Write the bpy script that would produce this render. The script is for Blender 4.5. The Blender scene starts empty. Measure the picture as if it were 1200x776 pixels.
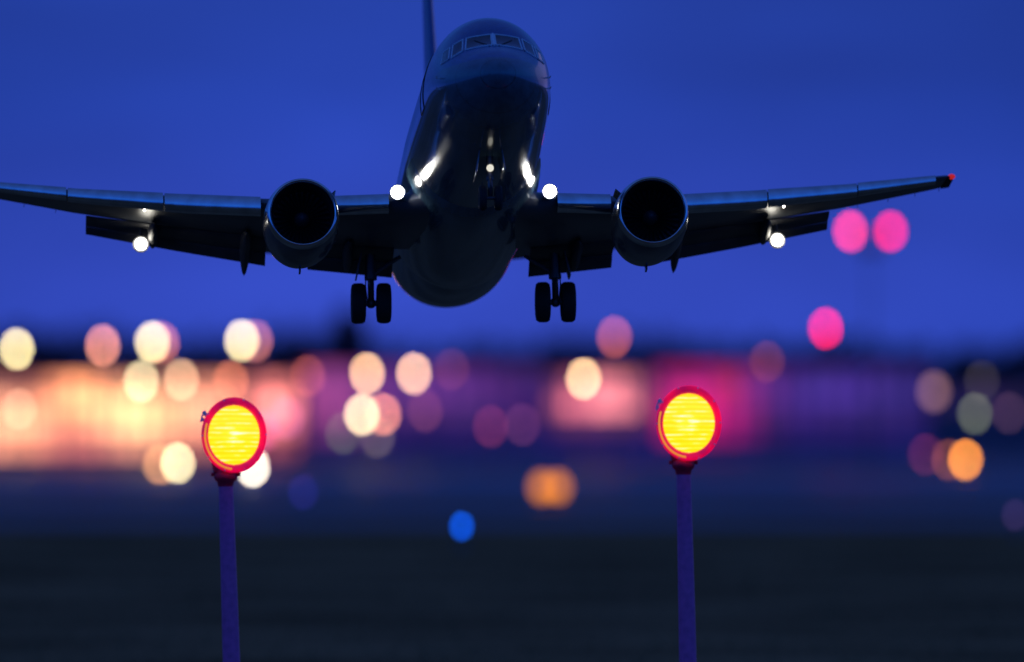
import bpy, bmesh, math, random
from mathutils import Vector, Matrix
R = math.radians
PI = math.pi
random.seed(7)

# ------------------------------------------------------------------ camera, world, sun, exposure
PXR = 0.0916e-3            # radians per pixel of the 1200 px wide photograph
CAMH = 10.0                # the photographer stands on a 10 m high viewing terrace
HOR = 450.0                # row of the horizon
sc = bpy.context.scene
col = sc.collection
cam_d = bpy.data.cameras.new('camera')
cam = bpy.data.objects.new('camera', cam_d)
col.objects.link(cam)
cam_d.sensor_width = 36.0
cam_d.lens = 18.0 / math.tan(600 * PXR)
cam.location = (0, 0, CAMH)
cam.rotation_euler = (R(90) + (HOR - 388) * PXR, 0, 0)
cam_d.clip_start = 1.0
cam_d.clip_end = 20000
cam_d.dof.use_dof = True
cam_d.dof.focus_distance = 256.0
cam_d.dof.aperture_fstop = 0.220
cam_d.dof.aperture_ratio = 1.2
sc.camera = cam

sc.view_settings.view_transform = 'Standard'
sc.view_settings.look = 'None'
sc.view_settings.exposure = 0.0
sc.view_settings.gamma = 1.0
sc.render.engine = 'CYCLES'
cy = sc.cycles
cy.use_adaptive_sampling = False
cy.use_denoising = True
try:
    cy.denoiser = 'OPENIMAGEDENOISE'
except Exception:
    pass
cy.max_bounces = 6
cy.sample_clamp_indirect = 8.0
cy.caustics_reflective = False
cy.caustics_refractive = False

SUN_EL, SUN_ROT = R(-2.5), R(25)
world = bpy.data.worlds.new('World')
sc.world = world
world.use_nodes = True
wt = world.node_tree
for n in list(wt.nodes):
    wt.nodes.remove(n)


def N(nt, t, **kw):
    n = nt.nodes.new(t)
    for k, v in kw.items():
        setattr(n, k, v)
    return n


out = N(wt, 'ShaderNodeOutputWorld')
bg1 = N(wt, 'ShaderNodeBackground')
bg2 = N(wt, 'ShaderNodeBackground')
add = N(wt, 'ShaderNodeAddShader')
sky = N(wt, 'ShaderNodeTexSky', sky_type='NISHITA', sun_disc=False)
sky.sun_elevation = SUN_EL
sky.sun_rotation = SUN_ROT
sky.altitude = 20
bg1.inputs['Strength'].default_value = 0.01
wt.links.new(sky.outputs[0], bg1.inputs['Color'])
tc = N(wt, 'ShaderNodeTexCoord')
sep = N(wt, 'ShaderNodeSeparateXYZ')
wt.links.new(tc.outputs['Generated'], sep.inputs[0])
ramp = N(wt, 'ShaderNodeValToRGB')          # dusk air: bright violet blue low down, deep blue overhead
wt.links.new(sep.outputs['Z'], ramp.inputs[0])
e = ramp.color_ramp.elements
e[0].position = 0.0
e[0].color = (0.036, 0.074, 0.56, 1)
e[1].position = 1.0
e[1].color = (0.040, 0.040, 0.16, 1)
for p, c in ((0.012, (0.035, 0.074, 0.56, 1)), (0.030, (0.018, 0.059, 0.45, 1)), (0.055, (0.014, 0.050, 0.36, 1)),
             (0.20, (0.030, 0.09, 0.46, 1)), (0.5, (0.036, 0.06, 0.34, 1))):
    q = e.new(p)
    q.color = c
# thin uneven dusk cloud
mp = N(wt, 'ShaderNodeMapping')
mp.inputs['Scale'].default_value = (14, 14, 60)
wt.links.new(tc.outputs['Generated'], mp.inputs[0])
nz = N(wt, 'ShaderNodeTexNoise')
nz.inputs['Scale'].default_value = 1.3
nz.inputs['Detail'].default_value = 3
wt.links.new(mp.outputs[0], nz.inputs['Vector'])
nr = N(wt, 'ShaderNodeMapRange')
nr.inputs['From Min'].default_value = 0.3
nr.inputs['From Max'].default_value = 0.7
nr.inputs['To Min'].default_value = 0.78
nr.inputs['To Max'].default_value = 1.10
wt.links.new(nz.outputs['Fac'], nr.inputs['Value'])
# bright straight ahead, dimmed to the sides, raised behind the camera to light slats
dot = N(wt, 'ShaderNodeVectorMath', operation='DOT_PRODUCT')
dot.inputs[1].default_value = (-0.012, 0.99993, 0.0)
wt.links.new(tc.outputs['Generated'], dot.inputs[0])
r2 = N(wt, 'ShaderNodeValToRGB')
wt.links.new(dot.outputs['Value'], r2.inputs[0])
e2 = r2.color_ramp.elements
e2[0].position = 0.0
e2[0].color = (0.55, 1.5, 1.45, 1)
e2[1].position = 1.0
e2[1].color = (1.0, 1.0, 1.0, 1)
for p, v in ((0.9, (.45, .80, .78)), (0.99, (.50, .76, .78)), (0.9982, (.50, .72, .74)), (0.9994, (.90, .93, .95))):
    q = e2.new(p)
    q.color = (*v, 1)
m1 = N(wt, 'ShaderNodeVectorMath', operation='MULTIPLY')
wt.links.new(ramp.outputs[0], m1.inputs[0])
wt.links.new(r2.outputs[0], m1.inputs[1])
m2 = N(wt, 'ShaderNodeVectorMath', operation='SCALE')
wt.links.new(m1.outputs[0], m2.inputs[0])
wt.links.new(nr.outputs[0], m2.inputs['Scale'])
wt.links.new(m2.outputs[0], bg2.inputs['Color'])
bg2.inputs['Strength'].default_value = 1.0
wt.links.new(bg1.outputs[0], add.inputs[0])
wt.links.new(bg2.outputs[0], add.inputs[1])
wt.links.new(add.outputs[0], out.inputs[0])

sl = bpy.data.lights.new('sun', 'SUN')      # the last trace of sun below the horizon: a very weak, wide glow
sl.energy = 0.02
sl.angle = R(25)
sl.color = (0.75, 0.55, 0.85)
so = bpy.data.objects.new('sun', sl)
col.objects.link(so)
so.rotation_euler = (R(86), 0, R(180 - 25))


# ------------------------------------------------------------------ materials
def mat(name, color, rough=0.5, metal=0.0, coat=0.0, spec=0.5, noise=None, bump=None):
    m = bpy.data.materials.new(name)
    m.use_nodes = True
    nt = m.node_tree
    b = nt.nodes['Principled BSDF']
    b.inputs['Base Color'].default_value = (*color, 1)
    b.inputs['Roughness'].default_value = rough
    b.inputs['Metallic'].default_value = metal
    b.inputs['Coat Weight'].default_value = coat
    b.inputs['Specular IOR Level'].default_value = spec
    t = nt.nodes.new('ShaderNodeTexCoord')
    if noise:
        sc_, amt = noise
        nn = nt.nodes.new('ShaderNodeTexNoise')
        nn.inputs['Scale'].default_value = sc_
        nn.inputs['Detail'].default_value = 6
        nt.links.new(t.outputs['Object'], nn.inputs['Vector'])
        cr = nt.nodes.new('ShaderNodeValToRGB')
        cr.color_ramp.elements[0].position = 0.3
        cr.color_ramp.elements[1].position = 0.7
        cr.color_ramp.elements[0].color = tuple(c * (1 - amt) for c in color) + (1,)
        cr.color_ramp.elements[1].color = tuple(min(1, c * (1 + amt)) for c in color) + (1,)
        nt.links.new(nn.outputs['Fac'], cr.inputs[0])
        nt.links.new(cr.outputs[0], b.inputs['Base Color'])
        mr = nt.nodes.new('ShaderNodeMapRange')
        mr.inputs['To Min'].default_value = max(0.02, rough * 0.75)
        mr.inputs['To Max'].default_value = min(1, rough * 1.3)
        nt.links.new(nn.outputs['Fac'], mr.inputs['Value'])
        nt.links.new(mr.outputs[0], b.inputs['Roughness'])
    if bump:
        bs, bd = bump
        n2 = nt.nodes.new('ShaderNodeTexNoise')
        n2.inputs['Scale'].default_value = bs
        n2.inputs['Detail'].default_value = 4
        nt.links.new(t.outputs['Object'], n2.inputs['Vector'])
        bp = nt.nodes.new('ShaderNodeBump')
        bp.inputs['Distance'].default_value = bd
        nt.links.new(n2.outputs['Fac'], bp.inputs['Height'])
        nt.links.new(bp.outputs[0], b.inputs['Normal'])
    return m


def emis(name, color, strength):
    m = bpy.data.materials.new(name)
    m.use_nodes = True
    nt = m.node_tree
    b = nt.nodes['Principled BSDF']
    b.inputs['Base Color'].default_value = (0.05, 0.05, 0.05, 1)
    b.inputs['Emission Color'].default_value = (*color, 1)
    b.inputs['Emission Strength'].default_value = strength
    return m


def fuselage_mat():
    """glossy livery: deep blue crown over a pale grey belly, with frame joints and lap seams"""
    m = mat('fuselage_paint', (0.05, 0.12, 0.3), 0.16, 0, 0.6)
    nt = m.node_tree
    b = nt.nodes['Principled BSDF']
    t = nt.nodes.new('ShaderNodeTexCoord')
    s = nt.nodes.new('ShaderNodeSeparateXYZ')
    nt.links.new(t.outputs['Object'], s.inputs[0])
    # paint edge dips towards the nose: z + 0.16*(y+7)
    mt = nt.nodes.new('ShaderNodeMath'); mt.operation = 'MULTIPLY_ADD'
    mt.inputs[1].default_value = -0.05
    nt.links.new(s.outputs['Y'], mt.inputs[0])
    nt.links.new(s.outputs['Z'], mt.inputs[2])
    gt = nt.nodes.new('ShaderNodeMath'); gt.operation = 'GREATER_THAN'
    gt.inputs[1].default_value = 0.42
    nt.links.new(mt.outputs[0], gt.inputs[0])
    mx = nt.nodes.new('ShaderNodeMix'); mx.data_type = 'RGBA'
    mx.inputs[6].default_value = (0.06, 0.13, 0.18, 1)
    mx.inputs[7].default_value = (0.012, 0.09, 0.27, 1)
    nt.links.new(gt.outputs[0], mx.inputs[0])
    # frame joints every 1.02 m
    mo = nt.nodes.new('ShaderNodeMath'); mo.operation = 'PINGPONG'
    mo.inputs[1].default_value = 0.51
    nt.links.new(s.outputs['Y'], mo.inputs[0])
    lt = nt.nodes.new('ShaderNodeMath'); lt.operation = 'LESS_THAN'
    lt.inputs[1].default_value = 0.008
    nt.links.new(mo.outputs[0], lt.inputs[0])
    mx2 = nt.nodes.new('ShaderNodeMix'); mx2.data_type = 'RGBA'
    mx2.inputs[7].default_value = (0.01, 0.012, 0.015, 1)
    nt.links.new(lt.outputs[0], mx2.inputs[0])
    nt.links.new(mx.outputs[2], mx2.inputs[6])
    # streaky grime
    mp_ = nt.nodes.new('ShaderNodeMapping')
    mp_.inputs['Scale'].default_value = (2.5, 0.35, 2.5)
    nt.links.new(t.outputs['Object'], mp_.inputs[0])
    nn = nt.nodes.new('ShaderNodeTexNoise'); nn.inputs['Scale'].default_value = 2; nn.inputs['Detail'].default_value = 6
    nt.links.new(mp_.outputs[0], nn.inputs['Vector'])
    mr = nt.nodes.new('ShaderNodeMapRange')
    mr.inputs['From Min'].default_value = .3; mr.inputs['From Max'].default_value = .7
    mr.inputs['To Min'].default_value = .7; mr.inputs['To Max'].default_value = 1.1
    nt.links.new(nn.outputs['Fac'], mr.inputs['Value'])
    vs = nt.nodes.new('ShaderNodeVectorMath'); vs.operation = 'SCALE'
    nt.links.new(mx2.outputs[2], vs.inputs[0]); nt.links.new(mr.outputs[0], vs.inputs['Scale'])
    nt.links.new(vs.outputs[0], b.inputs['Base Color'])
    mr2 = nt.nodes.new('ShaderNodeMapRange')
    mr2.inputs['To Min'].default_value = .10; mr2.inputs['To Max'].default_value = .30
    nt.links.new(nn.outputs['Fac'], mr2.inputs['Value'])
    nt.links.new(mr2.outputs[0], b.inputs['Roughness'])
    return m


M = {
    'fuse': fuselage_mat(),
    'radome': mat('radome_paint', (0.035, 0.04, 0.05), 0.38, noise=(3, .25)),
    'wing': mat('wing_grey_paint', (0.10, 0.11, 0.13), 0.34, noise=(1.2, .2)),
    'flap': mat('flap_grey_paint', (0.06, 0.06, 0.065), 0.45, noise=(2.0, .3)),
    'bare': mat('polished_aluminium', (0.72, 0.76, 0.80), 0.20, 1.0, noise=(2.5, .15)),
    'nacelle': mat('nacelle_paint', (0.035, 0.05, 0.08), 0.22, 0, .4, noise=(1.5, .25)),
    'finpaint': mat('fin_blue_paint', (0.012, 0.06, 0.24), 0.25, 0, .4, noise=(1.5, .15)),
    'titan': mat('titanium_blades', (0.10, 0.10, 0.11), 0.35, 0.9),
    'black': mat('intake_black', (0.01, 0.01, 0.012), 0.7),
    'spinner': mat('spinner_grey', (0.05, 0.05, 0.055), 0.4),
    'glass': mat('cockpit_glass', (0.006, 0.008, 0.012), 0.04, 0, 1.0),
    'frame': mat('window_frame_metal', (0.75, 0.78, 0.82), 0.4, 0.0),
    'rubber': mat('tyre_rubber', (0.012, 0.012, 0.012), 0.75, noise=(8, .3)),
    'gear': mat('gear_steel', (0.12, 0.12, 0.13), 0.4, 0.5),
    'grass': mat('grass_ground', (0.30, 0.15, 0.065), 0.95, spec=0.0, noise=(0.06, .45)),
    'poleblue': mat('mast_paint', (0.75, 0.13, 0.36), 0.30, noise=(6, .15)),
    'lampred': mat('lamp_red_paint', (0.80, 0.012, 0.07), 0.35, noise=(9, .2)),
    'lampdark': mat('lamp_bracket', (0.80, 0.012, 0.05), 0.45, noise=(9, .2)),  # red deepened in the colour for the lamp's light on the bracket
    'steel': mat('galvanised_steel', (0.14, 0.14, 0.15), 0.5, .3, noise=(3, .2)),
    'wall': mat('terminal_cladding', (0.16, 0.11, 0.16), 0.6, noise=(.4, .25)),
    'wallviolet': mat('pier_cladding', (0.22, 0.14, 0.42), 0.6, noise=(.3, .25)),
    'roof': mat('roof_membrane', (0.06, 0.05, 0.08), 0.8, noise=(.5, .2)),
    'leaf': mat('leaf', (0.035, 0.022, 0.03), 0.7, spec=.1, noise=(.5, .4)),
    'bark': mat('bark', (0.05, 0.04, 0.035), 0.9, noise=(4, .3)),
    'line': mat('yellow_line', (0.45, 0.32, 0.05), 0.6),
    'conc': mat('concrete', (0.2, 0.2, 0.2), 0.8, noise=(.5, .2)),
}


def wet_asphalt(name, base, rough):
    m = mat(name, base, rough, noise=(0.02, .3))
    b = m.node_tree.nodes['Principled BSDF']
    b.inputs['Specular IOR Level'].default_value = 0.5
    return m


# ------------------------------------------------------------------ mesh helpers
def link(name, me, parent=None, m=None, smooth=True):
    if m is not None:
        me.materials.append(m)
    if smooth:
        for p in me.polygons:
            p.use_smooth = True
    o = bpy.data.objects.new(name, me)
    col.objects.link(o)
    if parent is not None:
        o.parent = parent
    return o


def build(name, bm, m, parent=None, smooth=True, angle=40):
    bmesh.ops.recalc_face_normals(bm, faces=bm.faces)
    if smooth:
        for ed in bm.edges:
            if len(ed.link_faces) == 2 and ed.calc_face_angle(0) > R(angle):
                ed.smooth = False
    me = bpy.data.meshes.new(name)
    bm.to_mesh(me)
    bm.free()
    return link(name, me, parent, m, smooth)


def empty(name, loc=(0, 0, 0), rot=(0, 0, 0)):
    o = bpy.data.objects.new(name, None)
    col.objects.link(o)
    o.location = loc
    o.rotation_euler = rot
    o.empty_display_size = 0.5
    return o


def tag(o, label, cat, group=None):
    o['label'] = label
    o['category'] = cat
    if group:
        o['group'] = group
    return o


def struct(o):
    o['kind'] = 'structure'
    return o


def rings(bm, rs, cap=True, closed=True):
    """loft a list of rings (lists of points)"""
    vr = [[bm.verts.new(p) for p in r] for r in rs]
    n = len(vr[0])
    for a, b in zip(vr, vr[1:]):
        for i in range(n if closed else n - 1):
            j = (i + 1) % n
            bm.faces.new((a[i], a[j], b[j], b[i]))
    if cap:
        bm.faces.new(vr[0][::-1])
        bm.faces.new(vr[-1])
    return vr


def tube(bm, pts, rad, n=14, cap=True):
    pts = [Vector(p) for p in pts]
    if not isinstance(rad, (list, tuple)):
        rad = [rad] * len(pts)
    rs = []
    for i, p in enumerate(pts):
        d = (pts[min(i + 1, len(pts) - 1)] - pts[max(i - 1, 0)]).normalized()
        u = d.orthogonal() if i == 0 else (u - d * u.dot(d))
        u.normalize()
        v = d.cross(u)
        rs.append([p + (u * math.cos(2 * PI * k / n) + v * math.sin(2 * PI * k / n)) * rad[i] for k in range(n)])
    rings(bm, rs, cap)


def box(bm, c, s, rot=None, bevel=0):
    r = bmesh.ops.create_cube(bm, size=1)
    vs = r['verts']
    mtx = Matrix.Translation(Vector(c)) @ (rot.to_4x4() if rot is not None else Matrix.Identity(4)) @ Matrix.Diagonal((*s, 1))
    bmesh.ops.transform(bm, matrix=mtx, verts=vs)
    if bevel:
        es = list({ed for v in vs for ed in v.link_edges})
        bmesh.ops.bevel(bm, geom=es, offset=bevel, segments=2, affect='EDGES', profile=.5)


def lathe(bm, prof, center=(0, 0, 0), axis='Y', n=40, squash=None, cap=False):
    """prof: (along, radius)"""
    c = Vector(center)
    rs = []
    for a, r in prof:
        ring = []
        for k in range(n):
            t = 2 * PI * k / n
            x, z = r * math.sin(t), r * math.cos(t)
            if squash and z < 0:
                z *= squash
            if axis == 'Y':
                p = Vector((x, a, z))
            elif axis == 'Z':
                p = Vector((x, z, a))
            else:
                p = Vector((a, x, z))
            ring.append(c + p)
        rs.append(ring)
    rings(bm, rs, cap)


def ball(bm, c, r, seg=16, sq=(1, 1, 1)):
    rr = bmesh.ops.create_uvsphere(bm, u_segments=seg, v_segments=seg // 2, radius=r)
    bmesh.ops.transform(bm, matrix=Matrix.Translation(Vector(c)) @ Matrix.Diagonal((*sq, 1)), verts=rr['verts'])


def at(px, py, D):
    """world point seen at a place of the photograph, D metres away"""
    return Vector(((px - 600) * PXR * D, D, CAMH + (HOR - py) * PXR * D))


def ground_y(py):
    return CAMH / ((py - HOR) * PXR)


# ------------------------------------------------------------------ ground, apron, taxiway
def sheet(name, x0, x1, y0, y1, z, m, nx=1, ny=1):
    bm = bmesh.new()
    vs = [[bm.verts.new((x0 + (x1 - x0) * i / nx, y0 + (y1 - y0) * j / ny, z)) for i in range(nx + 1)] for j in range(ny + 1)]
    for j in range(ny):
        for i in range(nx):
            bm.faces.new((vs[j][i], vs[j][i + 1], vs[j + 1][i + 1], vs[j + 1][i]))
    return struct(build(name, bm, m, None, False))


sheet('ground', -9000, 9000, -3000, 15000, 0, M['grass'], 6, 6)
tax = wet_asphalt('taxiway_asphalt', (0.10, 0.035, 0.06), 0.45)
apr = wet_asphalt('apron_asphalt', (0.12, 0.04, 0.065), 0.42)
yT0, yT1 = ground_y(617), ground_y(603)
sheet('taxiway', -1500, 1500, yT0, yT1, 0.02, tax)
sheet('apron', -1500, 1500, ground_y(592), 1420, 0.02, apr)
bm = bmesh.new()
for off in (-.22, .22):
    yy = (yT0 + yT1) / 2 + off
    v = [bm.verts.new(p) for p in ((-1400, yy - .08, .03), (1400, yy - .08, .03), (1400, yy + .08, .03), (-1400, yy + .08, .03))]
    bm.faces.new(v)
struct(build('taxiway_centre_line', bm, M['line'], None, False))

# grass tufts along the near field (stuff)
bm = bmesh.new()
for i in range(9000):
    y = random.uniform(235, 600)
    x = random.uniform(-.075, .075) * y
    h = random.uniform(.12, .3)
    a = random.uniform(0, PI)
    dx, dy = math.cos(a) * .12, math.sin(a) * .12
    for k in range(3):
        ox, oy = random.uniform(-.2, .2), random.uniform(-.2, .2)
        v = [bm.verts.new(p) for p in ((x + ox - dx * .3, y + oy - dy * .3, -.01), (x + ox + dx * .3, y + oy + dy * .3, -.01),
                                       (x + ox + dx * random.uniform(-1, 1), y + oy + dy, h))]
        bm.faces.new(v)
g = build('grass', bm, M['grass'], None, False)
g['kind'] = 'stuff'
tag(g, 'short dark grass between the camera and the taxiway', 'grass')

# ------------------------------------------------------------------ far wood and tall tree
def leaf_cluster(bm, c, r, n, size):
    for i in range(n):
        d = Vector((random.gauss(0, 1), random.gauss(0, 1), random.gauss(0, 1)))
        d = d.normalized() * r * random.uniform(.35, 1.05)
        p = Vector(c) + d
        a = Vector((random.gauss(0, 1), random.gauss(0, 1), random.gauss(0, 1))).normalized()
        b = a.orthogonal().normalized()
        s = size * random.uniform(.5, 1.2)
        v = [bm.verts.new(p + a * s), bm.verts.new(p + b * s * .6), bm.verts.new(p - a * s), bm.verts.new(p - b * s * .6)]
        bm.faces.new(v)


bm = bmesh.new()
DT = 1750
x = -140
while x < 140:
    px = 600 + x / (PXR * DT)
    top = 398 - 6 * math.sin(px * .021) - 4 * math.sin(px * .057 + 1)
    if px < 380:
        top -= 10
    if 740 < px < 860:
        top -= 12
    h = CAMH + (HOR - top) * PXR * DT
    y = DT + random.uniform(-18, 18)
    tube(bm, [(x, y, -.2), (x + .3, y, h * .55)], [.45, .2], 6)
    r = h * .26
    for k in range(8):
        cx, cz = x + random.uniform(-r, r) * .9, random.uniform(.18, .8) * h
        leaf_cluster(bm, (cx, y + random.uniform(-2, 2), cz), r * random.uniform(.5, .95), 46, 1.15)
    leaf_cluster(bm, (x, y, h - r * .6), r * .6, 40, .9)
    x += random.uniform(2.6, 4.6)
w = build('wood', bm, M['leaf'], None, False)
w['kind'] = 'stuff'
tag(w, 'dark far-off belt of trees along the horizon', 'trees')

tt = empty('tall_tree', (at(408, 450, 1500).x, 1500, 0))
tag(tt, 'tall dark tree rising over the tree belt below the left main wheels', 'tree')
bm = bmesh.new()
tube(bm, [(0, 0, -.1), (.2, 0, 6), (0, .1, 13), (.1, 0, 19)], [.5, .4, .25, .08], 8)
for k in range(9):
    z = 5 + k * 1.5
    a = k * 2.4
    tube(bm, [(0, 0, z), (math.cos(a) * 1.8, math.sin(a) * 1.8, z + 2)], [.16, .05], 6)
build('trunk', bm, M['bark'], tt)
bm = bmesh.new()
for k in range(64):
    z = random.uniform(4, 21)
    rr = 4.6 * (1 - abs(z - 11) / 15)
    leaf_cluster(bm, (random.uniform(-rr, rr), random.uniform(-rr, rr), z), 1.6, 60, .6)
build('crown', bm, M['leaf'], tt, False)


# ------------------------------------------------------------------ lit buildings behind the apron
def lerp(a, b, t):
    return a + (b - a) * t


EM = {}


def em(c, s=1.0):
    k = tuple(round(v, 3) for v in c) + (round(s, 3),)
    if k not in EM:
        EM[k] = emis('lit_' + str(len(EM)), c, s)
    return EM[k]


def building(name, label, x0, x1, y, depth, h, wallm, n, rows, glow, roof_over=.6, mull=.3):
    """n bays by rows of (z0, z1) openings; glow(px, py) is how bright and what colour the room behind each window is lit"""
    root = empty(name, ((x0 + x1) / 2, y, 0))
    tag(root, label, 'building')
    W = x1 - x0
    bw = W / n
    bm = bmesh.new()
    zs = [0.0] + [v for r in rows for v in (r[0], r[1])] + [h]
    for k in range(0, len(zs), 2):
        if zs[k + 1] - zs[k] > .01:
            box(bm, (0, .3, (zs[k] + zs[k + 1]) / 2), (W, .6, zs[k + 1] - zs[k]))
    for r in rows:
        for i in range(n + 1):
            box(bm, (-W / 2 + i * bw, .303, (r[0] + r[1]) / 2), (mull, .6, r[1] - r[0] - .004))
    box(bm, (0, depth / 2 + .6, h / 2), (W - .004, depth, h - .004))
    build('wall', bm, wallm, root, False)
    bm = bmesh.new()
    box(bm, (0, depth / 2, h + .2), (W + 2 * roof_over, depth + 2 * roof_over + 1, .4), bevel=.05)
    build('roof', bm, M['roof'], root, False)
    for r in rows:
        for i in range(n):
            xc = x0 + (i + .5) * bw
            zc = (r[0] + r[1]) / 2
            c = glow(600 + xc / (PXR * y), HOR - (zc - CAMH) / (PXR * y))
            k_ = random.uniform(.8, 1.2)
            c = [max(0.0, v) * k_ for v in c]
            bm = bmesh.new()
            box(bm, (-W / 2 + (i + .5) * bw, .42, zc), (bw - mull, .06, r[1] - r[0] - .02))
            build('window', bm, em([round(v, 2) for v in c]), root, False)
    return root


def halls(spots, base):
    """rooms lit unevenly: each spot is (px, py, width, height, colour)"""
    def f(px, py):
        c = [base[0], base[1], base[2]]
        for sx, sy, w_, h_, cc in spots:
            g_ = math.exp(-((px - sx) / w_) ** 2 - ((py - sy) / h_) ** 2)
            for k in range(3):
                c[k] += cc[k] * g_
        return c
    return f


DB = 1213.0
mx_ = PXR * DB
building('terminal_building', 'long low terminal glowing peach and orange across the left background', (-160 - 600) * mx_, (352 - 600) * mx_, DB, 24, 11.4, M['wall'], 24,
         [(1.0, 3.2), (3.6, 5.8), (6.2, 8.4), (8.8, 10.6)],
         halls([(-60, 490, 60, 40, (1.6, .8, .4)), (22, 498, 36, 27, (2.9, 1.15, .50)), (95, 466, 38, 30, (3.3, 1.15, .42)), (165, 488, 42, 27, (3.4, 1.9, .75)),
                (238, 478, 42, 32, (2.3, .85, .42)), (322, 476, 24, 28, (3.0, .8, .62)), (110, 515, 140, 14, (.9, .22, .18))], (.22, .03, .08)))
building('glazed_pavilion', 'small building with glowing pink windows left of the right-hand marker light', (640 - 600) * mx_, (765 - 600) * mx_, DB - 8, 14, 12.0, M['wallviolet'], 7,
         [(3.8, 5.8), (6.2, 8.4), (8.8, 11.0)], halls([(718, 464, 26, 18, (3.2, .85, .85)), (674, 470, 20, 16, (1.8, .38, .45))], (.07, .015, .06)))
DV = 1330.0
mv = PXR * DV
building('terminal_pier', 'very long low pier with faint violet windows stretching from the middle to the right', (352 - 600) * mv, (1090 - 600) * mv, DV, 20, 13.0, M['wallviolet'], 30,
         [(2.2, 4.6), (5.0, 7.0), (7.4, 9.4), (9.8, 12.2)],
         halls([(380, 465, 50, 42, (.45, .07, .20)), (500, 455, 110, 32, (.16, .035, .22)), (790, 452, 75, 36, (.20, .015, .07)), (815, 482, 50, 36, (1.05, .0, .13)), (860, 458, 40, 34, (.16, .01, .07)), (980, 460, 110, 28, (.07, .03, .28))], (.02, .008, .08)))  # strong red spot added to imitate the right marker light's halo
building('cargo_shed', 'dark low shed behind the grey lamps at the far right', (1095 - 600) * mv, (1330 - 600) * mv, DV, 22, 11.0, M['wall'], 6,
         [(6.5, 9.0)], halls([(1150, 460, 60, 60, (.03, .015, .06))], (.0, .0, .01)))


# ------------------------------------------------------------------ background lamps (all blurred by the long lens)
def proto_mast_mesh(h):
    bm = bmesh.new()
    tube(bm, [(0, 0, -.1), (0, 0, .35)], .32, 10)
    tube(bm, [(0, 0, .3), (0, 0, h)], [.13, .07], 8)
    return bm


BAL = None


def lamp_ball():
    """the shining globe shared by the lamps"""
    global BAL
    if BAL is None:
        bm = bmesh.new()
        ball(bm, (0, 0, 0), .5, 16)
        BAL = bpy.data.meshes.new('lamp_globe')
        bm.to_mesh(BAL)
        bm.free()
        for p in BAL.polygons:
            p.use_smooth = True
        BAL.materials.append(M['steel'])
    return BAL


BLUR = 19.8     # area of the lens blur over the area of a 10 px globe


def bg_lamp(px, py, c, label, D=1120.0, kind='floodlight_mast', size=8.5, cat='lamp', group='lamps around the apron'):
    if py > 525:
        D = (CAMH - 1.3) / ((py - HOR) * PXR)
    p = at(px, py, D)
    root = empty(kind, (p.x, p.y, 0))
    tag(root, label, cat, group)
    h = p.z
    dia = size * PXR * D
    build('mast', proto_mast_mesh(max(.4, h - dia * .5)), M['steel'], root)
    bm = bmesh.new()      # cap and collar of the head
    lathe(bm, [(h - dia * .62, .10), (h - dia * .60, .22), (h - dia * .44, .26), (h - dia * .42, .12)], axis='Z', n=16, cap=True)
    build('lamp_collar', bm, M['steel'], root)
    bm = bmesh.new()
    lathe(bm, [(h + dia * .46, dia * .22), (h + dia * .52, dia * .2), (h + dia * .60, .05)], axis='Z', n=16, cap=True)
    build('lamp_cap', bm, M['steel'], root)
    o = bpy.data.objects.new('lamp_globe', lamp_ball())
    col.objects.link(o)
    o.parent = root
    o.location = (0, 0, h)
    o.scale = (dia, dia, dia)
    k = BLUR * (10.0 / size) ** 2
    o.material_slots[0].link = 'OBJECT'
    o.material_slots[0].material = em([round(v, 3) for v in c], round(k, 2))
    return root


CREAM = (1.05, .86, .42)
PEACH = (1.0, .55, .27)
SALMON = (.72, .24, .16)
bg_lamp(19, 409, CREAM, 'cream white lamp highest at the far left edge above the glowing terminal')
bg_lamp(120, 405, (.78, .27, .17), 'salmon pink lamp alone between the far left cream lamp and the overlapping pair')
bg_lamp(178, 401, CREAM, 'cream lamp in front of a salmon one, third from the left above the terminal')
bg_lamp(189, 402, (.5, .13, .08), 'salmon lamp half hidden behind the cream lamp above the terminal', 1150)
bg_lamp(165, 447, (.75, .62, .34), 'cream lamp just below and left of the overlapping cream and salmon pair')
bg_lamp(212, 445, (.62, .36, .20), 'pale peach lamp against the top edge of the glowing terminal')
bg_lamp(283, 399, CREAM, 'cream lamp right above the left marker light')
bg_lamp(299, 400, (.42, .12, .10), 'dusky salmon lamp behind the cream lamp above the left marker light', 1150)
bg_lamp(360, 441, (.22, .045, .03), 'dim rust pink lamp at the right end of the glowing terminal')
bg_lamp(270, 447, (.45, .12, .06), 'coral lamp directly over the top of the left marker light', 1150)
bg_lamp(22, 480, (.35, .2, .12), 'peach lamp in front of the terminal at the left edge')
bg_lamp(208, 543, (1.0, .84, .46), 'cream low lamp on the apron left of the left marker light', kind='apron_lamp')
bg_lamp(187, 545, (.50, .22, .08), 'orange low lamp half behind the cream apron lamp', kind='apron_lamp')
bg_lamp(296, 548, (1.2, 1.05, .85), 'white low lamp peeping out behind the head of the left marker light', kind='apron_lamp')
bg_lamp(430, 438, (1.0, .58, .28), 'upper of the two stacked peach lamps below the left main wheels')
bg_lamp(424, 486, (1.1, .85, .45), 'lower and brightest of the two stacked lamps below the left main wheels')
bg_lamp(449, 486, (.75, .24, .13), 'salmon lamp beside the lower of the stacked peach lamps', 1150)
bg_lamp(485, 438, (1.0, .56, .30), 'round peach lamp left of the dim mauve lamp in the middle')
bg_lamp(529, 433, (.07, .014, .02), 'dim mauve lamp right of the round peach lamp in the middle', 1150)
bg_lamp(498, 482, (.09, .02, .03), 'faint mauve pink lamp under the round peach lamp', 1150)
bg_lamp(402, 508, (.05, .06, .03), 'faint grey green lamp below the stacked peach lamps', 1150)
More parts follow.
